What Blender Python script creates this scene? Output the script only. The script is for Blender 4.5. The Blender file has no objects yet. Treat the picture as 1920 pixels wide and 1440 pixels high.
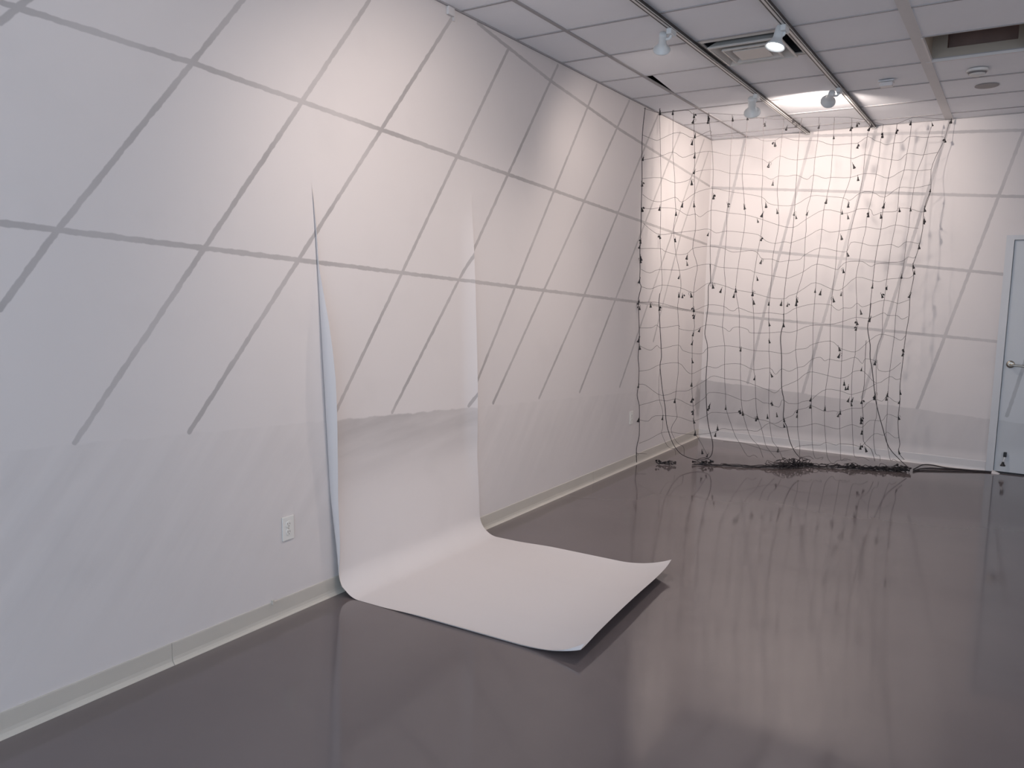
import bpy, bmesh, math, random
from mathutils import Vector, Matrix, Euler

# ---------------------------------------------------------------- measured data (metres; net points are thousandths across / down the net)
CAM = (1472.7508, -.5701380, -.1210839, .0175923, 2.9159802, -8.4328078, 1.6134419)
CORDS=[
(0.0032,[(10,7),(3,76),(3,141),(3,200),(2,271),(2,319),(-1,377),(1,438),(0,475),(5,487),(-3,520),(-2,550),(0,587),(2,638),(-2,686),(2,717),(1,763),(-5,797),(4,826),(6,868),(6,915),(-6,953),(-3,996)]),
(0.0017,[(54,8),(58,81),(61,133),(64,189),(66,253),(67,328),(68,376),(74,430),(78,479),(71,504)]),
(0.0034,[(71,504),(68,529),(71,574),(79,649),(82,685),(78,711),(88,775),(100,827),(109,879),(127,923),(146,949),(174,970),(226,982),(269,978),(285,962),(284,928),(266,884),(256,837),(247,760),(246,708)]),
(0.0014,[(78,711),(75,762),(79,809),(92,840),(93,892),(90,906),(115,945)]),
(0.0017,[(96,11),(99,71),(100,120),(108,185),(112,240),(116,281),(111,327),(121,395),(134,439),(142,485),(134,535),(140,598),(141,649),(142,684),(144,723),(139,774),(139,808),(142,839),(146,860),(126,894),(148,931)]),
(0.0019,[(161,15),(166,78),(170,125),(172,172),(175,219),(175,258),(180,284),(183,325),(177,377),(195,425),(191,460),(186,500),(189,547),(195,597),(190,623),(192,683),(195,730),(197,773),(201,807),(208,843),(210,869),(217,903)]),
(0.0019,[(207,13),(215,55),(223,95),(230,147),(233,194),(233,242),(232,273),(234,324),(236,373),(239,420),(244,469)]),
(0.0032,[(239,420),(244,469),(237,482),(239,534),(236,584),(234,617),(245,647),(248,683),(246,708)]),
(0.0017,[(282,15),(286,69),(284,124),(286,169),(288,229),(287,260),(285,277),(287,323),(287,372),(287,429),(296,476),(295,521),(295,561),(295,598),(306,649),(308,682),(315,743),(322,787),(325,825),(344,867),(368,908),(386,928),(420,967)]),
(0.0017,[(331,13),(331,67),(330,120),(327,170),(337,225),(343,261),(347,281),(346,322),(339,381),(335,431),(331,490),(343,532),(350,560),(355,595),(361,648),(366,681),(369,719),(377,770),(381,809),(392,847),(412,889),(428,914)]),
(0.0017,[(383,20),(388,77),(390,130),(395,178),(397,233),(404,280),(406,321),(401,370),(397,385),(393,440),(390,494),(401,557),(408,610),(414,680),(417,716),(425,741),(431,790),(444,847),(461,880),(478,916)]),
(0.0017,[(448,19),(448,73),(445,121),(446,174),(447,213),(453,254),(461,308),(455,359),(450,402),(452,449),(453,511),(454,556),(462,609),(467,662),(474,710),(478,774),(482,807),(493,869),(504,910),(513,925)]),
(0.0022,[(506,16),(502,64),(505,129),(506,170),(507,211),(509,250),(510,314),(509,356),(508,401),(504,455),(502,513),(506,555),(510,580)]),
(0.0034,[(506,555),(510,580),(505,606),(504,631),(514,679),(524,763),(538,806),(542,855),(556,878),(571,916),(596,949),(618,967)]),
(0.0017,[(562,11),(565,74),(562,120),(562,168),(561,222),(552,259),(551,291),(556,318),(556,340),(559,390),(560,437),(545,502),(549,537),(559,602),(562,656),(575,709),(580,742),(589,811),(598,882),(613,934),(619,964)]),
(0.0017,[(611,10),(616,84),(618,113),(620,172),(614,228),(609,263),(610,317),(608,369),(606,414),(607,466),(610,526),(614,577),(621,640),(624,677),(628,721),(637,797),(649,868),(659,925),(673,966)]),
(0.0017,[(669,8),(677,77),(680,119),(686,172),(671,229),(668,269),(670,316),(667,353),(667,378),(671,428),(670,485),(670,528),(674,581),(681,629),(686,677),(687,727),(685,771),(690,824),(697,875),(709,921),(720,962),(743,982)]),
(0.0017,[(731,10),(728,58),(726,107),(727,159),(726,211),(719,248),(716,265),(708,315),(704,375),(708,427),(704,480),(713,535),(720,583),(725,646),(735,734),(739,772),(744,826),(752,879),(763,925),(773,971)]),
(0.0017,[(776,21),(774,71),(773,111),(772,158),(768,210),(763,255),(757,279),(759,314),(752,354),(750,404),(747,449),(760,524),(764,559),(776,658),(774,675),(773,718),(780,777),(789,820),(797,866),(809,924),(823,960)]),
(0.0022,[(821,18),(819,48),(818,72),(818,119),(815,169),(810,224),(810,263),(811,313),(808,361),(806,408),(806,458),(808,521),(811,559)]),
(0.0034,[(808,521),(811,559),(810,592),(824,639),(831,675),(844,712),(869,788),(885,826),(910,876),(942,929),(992,966),(1021,983)]),
(0.0022,[(809,627),(813,682),(821,751),(822,796),(831,840),(846,913)]),
(0.0017,[(870,20),(870,51),(866,100),(864,145),(855,195),(860,252),(861,300),(853,355),(853,407),(854,453),(855,510),(855,548),(862,608),(854,639),(856,687),(864,748),(873,780),(881,839),(878,857),(880,902),(895,948)]),
(0.0017,[(938,22),(930,51),(924,101),(912,144),(907,194),(906,251),(904,276),(906,306),(906,346),(908,404),(906,437),(903,467),(903,517),(903,555),(907,615),(909,663),(909,727),(913,780),(918,835),(924,889),(941,939),(956,967)]),
(0.0019,[(995,5),(986,59),(971,95),(958,142),(965,200),(952,253)]),
(0.0026,[(965,200),(952,253),(955,308),(950,358),(946,388),(940,416),(948,446),(944,497),(949,554),(949,600),(947,650),(949,673),(951,741),(956,774),(958,799),(962,845),(969,888),(982,920),(981,943),(1004,963)])]
ROWS=[
[(6,9),(55,20),(96,14),(144,9),(160,18),(202,14),(282,15),(328,15),(380,21),(449,20),(500,15),(560,11),(652,7),(668,8),(731,13),(776,22),(821,18),(872,0),(944,-1),(1004,-1)],
[(3,79),(43,90),(58,88),(99,71),(129,70),(164,80),(216,60),(222,74),(286,70),(331,70),(362,72),(388,80),(426,78),(445,68),(472,74),(504,76),(565,75),(613,84),(677,78),(698,76),(728,58),(753,67),(774,71),(793,78),(818,72),(846,69),(870,51),(913,53),(955,50),(985,49)],
[(5,144),(59,133),(100,120),(132,133),(168,122),(219,114),(284,124),(330,121),(390,131),(411,139),(444,120),(477,127),(505,129),(562,120),(620,112),(680,119),(692,118),(726,107),(772,113),(818,119),(845,118),(867,100),(905,102),(924,101),(971,93)],
[(4,193),(62,189),(110,202),(157,191),(172,171),(232,162),(286,171),(327,172),(394,174),(422,184),(446,174),(477,174),(506,170),(542,181),(562,168),(601,176),(622,173),(684,172),(728,160),(773,160),(815,170),(864,146),(911,146),(958,141)],
[(6,235),(35,250),(67,253),(112,240),(134,253),(177,227),(231,213),(287,220),(337,225),(397,233),(419,248),(451,254),(509,252),(561,226),(614,226),(671,229),(693,235),(726,213),(768,210),(808,224),(855,195),(906,195),(962,184)],
[(4,271),(36,273),(65,269),(116,271),(153,287),(180,284),(198,291),(232,272),(286,278),(347,283),(400,293),(461,308),(510,314),(551,291),(609,263),(668,269),(686,271),(715,263),(721,259),(765,258),(781,274),(810,265),(855,262),(866,252),(903,254),(941,262),(953,258)],
[(10,312),(37,331),(67,342),(117,336),(181,329),(226,324),(254,334),(288,328),(343,331),(395,336),(424,353),(455,359),(484,354),(503,356),(509,356),(557,340),(604,317),(636,324),(669,321),(708,315),(758,307),(811,313),(858,300),(906,306),(940,308)],
[(0,381),(68,380),(83,387),(121,395),(156,393),(176,379),(197,374),(236,371),(278,375),(309,385),(339,384),(378,380),(400,388),(414,402),(450,403),(475,410),(502,406),(509,406),(545,402),(559,390),(608,369),(667,376),(704,377),(713,352),(751,353),(778,359),(809,359),(853,355),(881,362),(906,346),(950,351)],
[(4,438),(34,448),(64,438),(134,439),(158,436),(195,425),(239,420),(267,427),(287,429),(335,431),(377,435),(393,440),(452,449),(504,455),(514,454),(560,437),(606,414),(671,428),(683,423),(705,407),(750,404),(764,406),(794,418),(807,411),(852,406),(897,402),(919,389),(936,392),(947,386)],
[(5,486),(38,492),(75,481),(139,487),(184,500),(210,487),(242,472),(297,481),(331,490),(392,498),(453,511),(502,513),(520,505),(544,497),(570,482),(608,466),(670,485),(704,482),(747,449),(806,458),(831,460),(854,453),(905,449),(930,449),(947,439)],
[(-1,531),(36,529),(67,530),(134,543),(189,550),(239,534),(293,537),(316,548),(332,549),(348,541),(401,555),(457,553),(506,557),(526,550),(549,538),(610,526),(667,528),(680,535),(700,543),(713,536),(743,536),(760,522),(779,532),(810,524),(855,512),(897,519),(910,520),(943,509)],
[(0,602),(44,601),(60,593),(79,601),(139,593),(143,603),(195,607),(238,590),(295,597),(318,608),(333,597),(355,595),(384,602),(397,611),(462,610),(507,606),(533,608),(559,602),(603,588),(674,583),(717,575),(763,562),(810,564),(858,548),(875,555),(907,555),(927,565),(948,557)],
[(4,653),(30,663),(46,664),(65,651),(81,660),(141,649),(157,664),(194,672),(228,672),(247,656),(304,649),(362,653),(412,661),(469,663),(513,668),(540,667),(562,656),(598,652),(621,640),(681,630),(716,648),(729,653),(775,660),(809,637),(820,627),(855,609),(904,615),(931,625),(948,612)],
[(2,726),(41,721),(77,706),(143,700),(173,722),(193,731),(225,719),(250,709),(282,713),(312,702),(368,700),(417,716),(474,710),(496,728),(518,712),(546,719),(575,707),(599,703),(625,683),(653,677),(670,687),(687,682),(731,687),(777,675),(805,693),(816,679),(856,687),(866,710),(908,713),(942,688)],
[(3,765),(26,766),(76,793),(108,793),(141,782),(176,781),(202,771),(246,749),(274,736),(317,743),(372,747),(422,759),(455,768),(478,774),(502,781),(526,763),(551,755),(580,742),(605,726),(630,719),(689,729),(735,736),(766,726),(777,716),(815,715),(866,748),(909,728),(935,736),(950,734)],
[(4,826),(44,817),(76,809),(106,811),(145,805),(199,824),(218,817),(249,798),(261,784),(320,787),(381,804),(407,806),(432,798),(460,810),(483,812),(520,822),(530,801),(551,809),(558,811),(589,811),(606,805),(638,799),(652,786),(687,768),(739,772),(774,781),(793,779),(821,771),(864,750)],
[(5,868),(38,872),(65,856),(141,856),(181,864),(208,869),(253,853),(276,842),(332,843),(381,840),(398,845),(435,857),(472,861),(513,870),(544,855),(575,845),(586,831),(618,823),(640,816),(688,831),(723,829),(743,831),(787,821),(826,819),(840,806),(867,793),(894,799),(911,785),(939,798),(959,801)],
[(6,939),(46,925),(90,906),(126,902),(157,906),(217,908),(257,905),(290,899),(319,888),(353,892),(413,891),(452,893),(489,869),(534,881),(566,878),(606,877),(647,870),(663,867),(697,873),(737,880),(754,879),(794,867),(835,875),(858,854),(903,854),(919,835),(962,845)],
[(-4,969),(37,970)],
[(326,927),(390,928),(437,937),(509,951),(575,945),(607,934),(656,929),(689,929),(709,921),(745,927),(761,924),(810,925),(838,931),(852,921),(884,892),(917,896),(928,886),(960,902),(976,900)]]
SOCKETS=[(7,139),(3,207),(56,17),(95,18),(162,22),(162,36),(206,25),(206,35),(168,75),(161,92),(284,27),(330,22),(389,37),(460,44),(475,23),(492,34),(425,87),(412,144),(170,127),(172,170),(163,198),(430,194),(237,235),(285,257),(340,261),(174,258),(63,270),(116,283),(412,254),(451,271),(404,280),(516,285),(510,275),(388,298),(4,274),(137,259),(688,26),(734,26),(733,34),(777,52),(823,40),(866,14),(937,16),(1001,2),(988,59),(699,84),(690,139),(711,173),(669,38),(615,63),(963,200),(689,247),(671,269),(692,281),(555,274),(762,273),(804,275),(812,246),(865,257),(903,255),(951,254),(956,284),(959,291),(615,238),(565,36),(2,361),(0,374),(2,406),(0,414),(0,469),(63,348),(117,356),(227,338),(407,348),(413,410),(159,420),(159,401),(135,458),(402,458),(38,537),(-2,530),(1,545),(69,545),(149,510),(135,508),(177,506),(189,547),(194,567),(251,480),(282,492),(327,506),(396,523),(392,499),(450,527),(546,525),(546,515),(457,585),(463,634),(365,658),(215,605),(193,617),(191,642),(3,658),(1,635),(508,585),(495,525),(517,530),(331,490),(677,337),(705,385),(697,431),(608,489),(628,493),(674,513),(700,497),(842,499),(858,478),(904,444),(939,415),(947,432),(944,497),(776,547),(769,593),(767,577),(947,653),(945,665),(720,670),(714,651),(950,358),(807,473),(814,566),(192,694),(1,769),(195,760),(199,807),(135,810),(93,861),(3,868),(206,843),(208,868),(217,903),(263,830),(266,821),(325,827),(379,837),(388,840),(423,740),(480,730),(493,812),(515,845),(443,852),(439,858),(481,850),(544,858),(544,874),(590,846),(590,832),(-4,974),(532,946),(299,886),(294,905),(246,958),(269,968),(805,709),(748,749),(765,761),(755,763),(773,796),(787,797),(783,809),(821,800),(634,798),(635,816),(690,823),(747,833),(743,841),(826,850),(826,857),(834,889),(855,937),(837,930),(851,689),(866,781),(866,789),(910,779),(907,789),(955,773),(962,845),(981,943),(958,799)]
LEFT_LINES=[(-4.342, 3.213, -3.452, 3.075), (-3.452, 3.075, -2.305, 2.942), (-2.305, 2.942, 0.07, 2.737), (-7.063, 2.524, -6.343, 2.503), (-6.343, 2.503, 0.125, 2.117), (-7.103, 1.803, -1.747, 1.507), (-1.747, 1.507, 0.09, 1.374), (-6.959, 2.575, -7.066, 2.459), (-6.085, 2.824, -6.92, 1.785), (-6.92, 1.785, -7.12, 1.512), (-5.295, 3.062, -6.892, 1.015), (-4.589, 3.186, -6.411, 0.986), (-3.994, 3.158, -5.577, 0.948), (-3.352, 3.204, -4.376, 1.827), (-4.376, 1.827, -5.128, 0.912), (-2.735, 3.203, -4.41, 0.864), (-2.125, 3.205, -4.113, 0.851), (-1.495, 3.21, -2.858, 1.555), (-2.858, 1.555, -3.511, 0.819), (-0.937, 3.149, -2.876, 0.798), (-0.251, 3.191, -2.121, 0.769), (-0.102, 3.088, -0.793, 2.189), (-0.793, 2.189, -1.399, 1.136)]
BACK_LINES=[(-0.013, 3.244, 2.821, 3.076), (0.024, 2.728, 2.868, 2.499), (0.043, 2.11, 2.924, 1.801), (0.031, 1.382, 2.738, 1.21), (2.738, 1.21, 2.974, 1.178), (0.359, 3.234, 0.064, 1.685), (1.028, 3.213, 0.674, 1.531), (0.674, 1.531, 0.52, 0.649), (1.62, 3.225, 1.514, 2.603), (1.514, 2.603, 1.092, 0.589), (2.241, 3.214, 1.666, 0.595), (2.815, 3.054, 2.161, 0.536), (3.031, 1.224, 2.895, 0.534)]
HEAP= [(0.177, -1.619), (0.258, -1.585), (0.34, -1.552), (0.461, -1.432), (0.639, -1.352), (0.788, -1.267), (0.985, -1.174), (1.112, -1.104), (1.234, -1.012), (1.341, -0.848), (1.475, -0.803), (1.603, -0.733), (1.735, -0.688), (1.947, -0.582), (2.117, -0.507), (2.185, -0.482)]
LOOP= [(0.639, -1.352), (0.486, -1.328), (0.438, -1.249), (0.48, -1.158), (0.581, -1.285)]
EXT= [(1.991, -0.575), (2.153, -0.427), (2.26, -0.153), (2.344, -0.089), (2.458, -0.115), (2.609, -0.082), (2.778, -0.009), (2.837, 0.009)]
EXT2= [(2.123, -0.555), (2.322, -0.352), (2.53, -0.222), (2.738, -0.092), (2.833, -0.02)]
# lighting and floor settings
EXPOSURE = 0.
DAY = (185., (.68, .83, 1.))
LAMP_COL = (1., .865, .78)
POW = (44., 55., 88., 97.)
P_AIM1 = (.0, -1.75, 1.45)
P_AIM2 = (.6, 0., 1.6)
P_AIM3 = (1.05, -4.2, .0)
P_AIM4 = (.75, 0., 2.5)
EXTRA = [(1.598, -5.62, (0., -4.9, 1.75), 84., 104), (1.598, -6.1, (0., -6.85, 1.6), 20., 115), (5.2, -3.0, (7., -3.0, 2.3), 260., 130), (5.2, -7.2, (7., -7.2, 2.3), 270., 130)]  # unseen spots: one on the track for the paper, the rest added fill
FLOOR_A = (.136, .114, .116)
FLOOR_B = (.160, .136, .138)
FLOOR_R = (.06, .10)
FLOOR_SPEC = .8
# ---------------------------------------------------------------- helpers
rnd = random.Random(7)
COL = bpy.context.scene.collection
H = 3.2245
ROOM_X, FRONT_Y = 7.0, -11.2


def tag(o, label=None, cat=None, group=None, kind=None):
    if label: o['label'] = label
    if cat: o['category'] = cat
    if group: o['group'] = group
    if kind: o['kind'] = kind
    return o


def empty(name, loc, label=None, cat=None, group=None, kind=None):
    o = bpy.data.objects.new(name, None)
    o.empty_display_size = .1
    o.location = loc
    COL.objects.link(o)
    return tag(o, label, cat, group, kind)


def obj(name, bm, mats, parent=None, smooth=False, local=True):
    """link bm (built in world coordinates) as one mesh object; vertices become local to the parent"""
    if parent is not None and local:
        w = Vector(parent.location)
        q = parent.parent
        while q is not None:
            w += Vector(q.location); q = q.parent
        bmesh.ops.translate(bm, verts=bm.verts, vec=-w)
    bmesh.ops.recalc_face_normals(bm, faces=bm.faces) if local is not None else None
    me = bpy.data.meshes.new(name)
    bm.to_mesh(me); bm.free()
    for m in (mats if isinstance(mats, (list, tuple)) else [mats]): me.materials.append(m)
    if smooth:
        for p in me.polygons: p.use_smooth = True
    o = bpy.data.objects.new(name, me)
    COL.objects.link(o)
    if parent is not None: o.parent = parent
    return o


def box(bm, x0, x1, y0, y1, z0, z1, mi=0, bevel=0):
    r = bmesh.ops.create_cube(bm, size=1)
    vs = r['verts']
    bmesh.ops.scale(bm, verts=vs, vec=(x1 - x0, y1 - y0, z1 - z0))
    bmesh.ops.translate(bm, verts=vs, vec=((x0 + x1) / 2, (y0 + y1) / 2, (z0 + z1) / 2))
    fs = {f for v in vs for f in v.link_faces}
    for f in fs: f.material_index = mi
    if bevel:
        es = {e for v in vs for e in v.link_edges}
        r = bmesh.ops.bevel(bm, geom=list(es), offset=bevel, segments=2, affect='EDGES', profile=.6)
        for f in r['faces']: f.material_index = mi
    return bm


def quad(bm, pts, mi=0):
    f = bm.faces.new([bm.verts.new(p) for p in pts]); f.material_index = mi
    return f


def lathe(bm, prof, M=None, n=28, mi=0, cap0=False, cap1=False):
    """prof: list of (r, z); revolved about Z, then transformed by M"""
    M = M or Matrix()
    rings = []
    for r, z in prof:
        if r < 1e-6:
            rings.append([bm.verts.new(M @ Vector((0, 0, z)))])
        else:
            rings.append([bm.verts.new(M @ Vector((r * math.cos(2 * math.pi * i / n), r * math.sin(2 * math.pi * i / n), z))) for i in range(n)])
    for a, b in zip(rings, rings[1:]):
        for i in range(n):
            j = (i + 1) % n
            vs = [a[i % len(a)], a[j % len(a)], b[j % len(b)], b[i % len(b)]]
            u = []
            for v in vs:
                if v not in u: u.append(v)
            if len(u) > 2:
                f = bm.faces.new(u); f.material_index = mi
    for c, ring in ((cap0, rings[0]), (cap1, rings[-1])):
        if c and len(ring) > 2:
            f = bm.faces.new(ring); f.material_index = mi
    return bm


def spline(pts, k=3):
    """Catmull-Rom through pts"""
    P = [Vector(p) for p in pts]
    if len(P) < 3: return P
    out = []
    for i in range(len(P) - 1):
        p0, p1, p2, p3 = P[max(i - 1, 0)], P[i], P[i + 1], P[min(i + 2, len(P) - 1)]
        for j in range(k):
            t = j / k
            out.append(.5 * (2 * p1 + (p2 - p0) * t + (2 * p0 - 5 * p1 + 4 * p2 - p3) * t * t + (3 * p1 - p0 - 3 * p2 + p3) * t ** 3))
    out.append(P[-1])
    return out


def tube(bm, pts, r, n=6, k=3, mi=0):
    P = spline(pts, k) if k > 1 else [Vector(p) for p in pts]
    Q = [P[0]]
    for p in P[1:]:
        if (p - Q[-1]).length > 1e-4: Q.append(p)
    P = Q
    if len(P) < 2: return bm
    prev = None; rings = []
    for i, p in enumerate(P):
        d = (P[min(i + 1, len(P) - 1)] - P[max(i - 1, 0)])
        d = d.normalized() if d.length > 1e-9 else Vector((0, 0, 1))
        ref = prev if prev is not None else (Vector((1, 0, 0)) if abs(d.x) < .8 else Vector((0, 1, 0)))
        u = ref - d * ref.dot(d)
        if u.length < 1e-4: u = d.orthogonal()
        u.normalize(); v = d.cross(u); prev = u
        rings.append([bm.verts.new(p + r * (u * math.cos(2 * math.pi * a / n) + v * math.sin(2 * math.pi * a / n))) for a in range(n)])
    for a, b in zip(rings, rings[1:]):
        for i in range(n):
            f = bm.faces.new([a[i], a[(i + 1) % n], b[(i + 1) % n], b[i]]); f.material_index = mi
    bm.faces.new(rings[0][::-1]).material_index = mi
    bm.faces.new(rings[-1]).material_index = mi
    return bm


def B(): return bmesh.new()


# ---------------------------------------------------------------- materials
def mat(name, color, rough=.5, metal=0., spec=.5, noise=0., nscale=8., bump=0., coat=0.):
    m = bpy.data.materials.new(name); m.use_nodes = True
    nt = m.node_tree; b = nt.nodes['Principled BSDF']
    b.inputs['Base Color'].default_value = (*color, 1)
    b.inputs['Roughness'].default_value = rough
    b.inputs['Metallic'].default_value = metal
    b.inputs['Specular IOR Level'].default_value = spec
    b.inputs['Coat Weight'].default_value = coat
    if noise or bump:
        g = nt.nodes.new('ShaderNodeNewGeometry')
        n = nt.nodes.new('ShaderNodeTexNoise'); n.inputs['Scale'].default_value = nscale; n.inputs['Detail'].default_value = 4
        nt.links.new(g.outputs['Position'], n.inputs['Vector'])
        if noise:
            mx = nt.nodes.new('ShaderNodeMix'); mx.data_type = 'RGBA'
            mx.inputs['A'].default_value = (*[c * (1 - noise) for c in color], 1)
            mx.inputs['B'].default_value = (*[min(1, c * (1 + noise)) for c in color], 1)
            nt.links.new(n.outputs['Fac'], mx.inputs['Factor'])
            nt.links.new(mx.outputs['Result'], b.inputs['Base Color'])
        if bump:
            bp = nt.nodes.new('ShaderNodeBump'); bp.inputs['Strength'].default_value = bump; bp.inputs['Distance'].default_value = .004
            nt.links.new(n.outputs['Fac'], bp.inputs['Height'])
            nt.links.new(bp.outputs['Normal'], b.inputs['Normal'])
    return m


def emis(name, color, strength):
    m = bpy.data.materials.new(name); m.use_nodes = True
    b = m.node_tree.nodes['Principled BSDF']
    b.inputs['Base Color'].default_value = (*color, 1)
    b.inputs['Emission Color'].default_value = (*color, 1)
    b.inputs['Emission Strength'].default_value = strength
    return m


def graphite_mat(name, axis, segs, base, half, line_dark, band=None, rough=.6, patches=None, keep=None, tint=(.30, .30, .31)):
    """white painted surface carrying the pencil lines (segments in wall coordinates) and the rubbed graphite band.
    axis: 'Y' for the left wall and the paper, 'X' for the back wall and the door."""
    m = bpy.data.materials.new(name); m.use_nodes = True
    nt = m.node_tree; N = nt.nodes; Lk = nt.links
    bsdf = N['Principled BSDF']; bsdf.inputs['Roughness'].default_value = rough
    bsdf.inputs['Specular IOR Level'].default_value = .25

    def mth(op, a, b=None, c=None, clamp=False):
        n = N.new('ShaderNodeMath'); n.operation = op; n.use_clamp = clamp
        for i, v in enumerate((a, b, c)):
            if v is None: continue
            if isinstance(v, (int, float)): n.inputs[i].default_value = v
            else: Lk.new(v, n.inputs[i])
        return n.outputs[0]

    def vm(op, a, b=None, scale=None):
        n = N.new('ShaderNodeVectorMath'); n.operation = op
        for i, v in enumerate((a, b)):
            if v is None: continue
            if isinstance(v, tuple): n.inputs[i].default_value = v
            else: Lk.new(v, n.inputs[i])
        if scale is not None: Lk.new(scale, n.inputs['Scale'])
        return n.outputs['Value'] if op in ('DOT_PRODUCT', 'DISTANCE', 'LENGTH') else n.outputs['Vector']

    def noise(vec, scale, detail=3.):
        n = N.new('ShaderNodeTexNoise'); n.inputs['Scale'].default_value = scale; n.inputs['Detail'].default_value = detail
        Lk.new(vec, n.inputs['Vector']); return n.outputs['Fac']

    def rng(v, a, b, c, d, smooth=False):
        n = N.new('ShaderNodeMapRange'); n.interpolation_type = 'SMOOTHSTEP' if smooth else 'LINEAR'; n.clamp = True
        for i, q in zip(('From Min', 'From Max', 'To Min', 'To Max'), (a, b, c, d)): n.inputs[i].default_value = q
        Lk.new(v, n.inputs['Value']); return n.outputs['Result']

    g = N.new('ShaderNodeNewGeometry')
    sp = N.new('ShaderNodeSeparateXYZ'); Lk.new(g.outputs['Position'], sp.inputs[0])
    u, v = sp.outputs[axis], sp.outputs['Z']
    cb = N.new('ShaderNodeCombineXYZ'); Lk.new(u, cb.inputs[0]); Lk.new(v, cb.inputs[1])
    uv = cb.outputs[0]
    wob = mth('MULTIPLY', mth('SUBTRACT', noise(uv, 22., 2.), .5), .012)
    dmin = None
    for (u0, v0, u1, v1) in segs:
        L = math.hypot(u1 - u0, v1 - v0); d = ((u1 - u0) / L, (v1 - v0) / L, 0.)
        rel = vm('SUBTRACT', uv, (u0, v0, 0.))
        t = N.new('ShaderNodeClamp'); t.inputs['Min'].default_value = 0.; t.inputs['Max'].default_value = L
        Lk.new(vm('DOT_PRODUCT', rel, d), t.inputs['Value'])
        dd = vm('DISTANCE', rel, vm('SCALE', d, scale=t.outputs[0]))
        dmin = dd if dmin is None else mth('MINIMUM', dmin, dd)
    dmin = mth('ADD', dmin, wob)
    line = rng(dmin, half * .7, half * 1.15, 1., 0., True)
    line = mth('MULTIPLY', line, rng(noise(uv, 1.7, 3.), .3, .7, line_dark[0], line_dark[1]))
    fac = line
    bump_src = None
    if band:
        z0, mm, lo, hi, strength = band['z0'], band['m'], band['lo'], band['hi'], band['s']
        edge = mth('ADD', mth('MULTIPLY', u, mm), z0)
        edge = mth('ADD', edge, mth('MULTIPLY', mth('SUBTRACT', noise(uv, 9., 3.), .5), .03))
        diff = mth('SUBTRACT', edge, v)
        inb = rng(diff, 0., .012, 0., 1., True)
        inb = mth('MULTIPLY', inb, rng(v, lo, hi, 0., 1., True))
        # streaks rubbed along the direction of the sloping lines
        a = band['dir']
        al = vm('DOT_PRODUCT', uv, (a[0], a[1], 0.)); ac = vm('DOT_PRODUCT', uv, (-a[1], a[0], 0.))
        c2 = N.new('ShaderNodeCombineXYZ'); Lk.new(mth('MULTIPLY', al, band['st'][0]), c2.inputs[0]); Lk.new(mth('MULTIPLY', ac, band['st'][1]), c2.inputs[1])
        st = noise(c2.outputs[0], 1., 5.)
        s = rng(st, .3, .7, strength[0], strength[1])
        if 'fade' in band:
            f0, f1, f2 = band['fade']
            s = mth('MULTIPLY', s, rng(u, f0, f1, 1., f2))
        inb = mth('MULTIPLY', inb, s)
        fac = mth('MAXIMUM', fac, inb)
        bump_src = mth('MULTIPLY', st, rng(diff, 0., .05, 0., 1.))
    if patches:
        for (cu, cv, ru, rv, s) in patches:
            e = vm('LENGTH', vm('MULTIPLY', vm('SUBTRACT', uv, (cu, cv, 0.)), (1 / ru, 1 / rv, 0.)))
            e = mth('ADD', e, mth('MULTIPLY', mth('SUBTRACT', noise(uv, 12., 3.), .5), 1.2))
            fac = mth('MAXIMUM', fac, rng(e, .4, 1., s, 0., True))
    if keep:
        lim = mth('SUBTRACT', mth('ADD', mth('MULTIPLY', v, -.0589), keep), u)
        fac = mth('MULTIPLY', fac, rng(lim, -.004, .0, 1., 0.))
    # faint handling marks over the whole surface
    fac = mth('ADD', fac, rng(noise(uv, 3.1, 5.), .55, .8, 0., .05), clamp=True)
    mx = N.new('ShaderNodeMix'); mx.data_type = 'RGBA'
    mx.inputs['A'].default_value = (*base, 1)
    mx.inputs['B'].default_value = (base[0] * tint[0], base[1] * tint[1], base[2] * tint[2], 1)
    Lk.new(fac, mx.inputs['Factor']); Lk.new(mx.outputs['Result'], bsdf.inputs['Base Color'])
    if bump_src is not None and band.get('bump'):
        bp = N.new('ShaderNodeBump'); bp.inputs['Strength'].default_value = band['bump']; bp.inputs['Distance'].default_value = .006
        Lk.new(bump_src, bp.inputs['Height']); Lk.new(bp.outputs['Normal'], bsdf.inputs['Normal'])
    return m


WALL = (.70, .664, .658)
# the topmost stretch of the second sloping line runs on to the ceiling
LEFT_LINES += [(-6.085, 2.824, -5.78, 3.21), (-6.959, 2.575, -6.42, 3.21)]
M_left = graphite_mat('left_wall_paint', 'Y', LEFT_LINES, WALL, .0125, (.30, .62),
                      band=dict(z0=.579, m=-.0633, lo=.02, hi=.6, s=(.0, .10), dir=(.63, .777), st=(1.3, 13.), bump=.4),
                      patches=[(-.06, .42, .13, .24, .5)])
M_back = graphite_mat('back_wall_paint', 'X', BACK_LINES, WALL, .0150, (.24, .52),
                      band=dict(z0=.651, m=-.0555, lo=.12, hi=.2, s=(.25, .46), dir=(.3, .95), st=(1.2, 5.), fade=(.2, 2.6, .45)),
                      tint=(.29, .305, .34), patches=[(.5, 2.95, .12, .08, .06), (2.1, 1.7, .25, .2, .06), (1.9, 2.0, .2, .25, .07), (1.2, 2.2, .1, .1, .07)])  # faint darker patches on the end wall
M_door = graphite_mat('door_paint', 'X', BACK_LINES[-3:], (.60, .63, .66), .0155, (.25, .5),
                      band=dict(z0=.651, m=-.0555, lo=.14, hi=.3, s=(.12, .2), dir=(.3, .95), st=(1.2, 5.)), rough=.4)
PAPER_LINES = [s for s in LEFT_LINES if min(s[0], s[2]) < -4.2 and max(s[0], s[2]) > -5.8 and min(s[1], s[3]) < 2.3]
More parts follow.
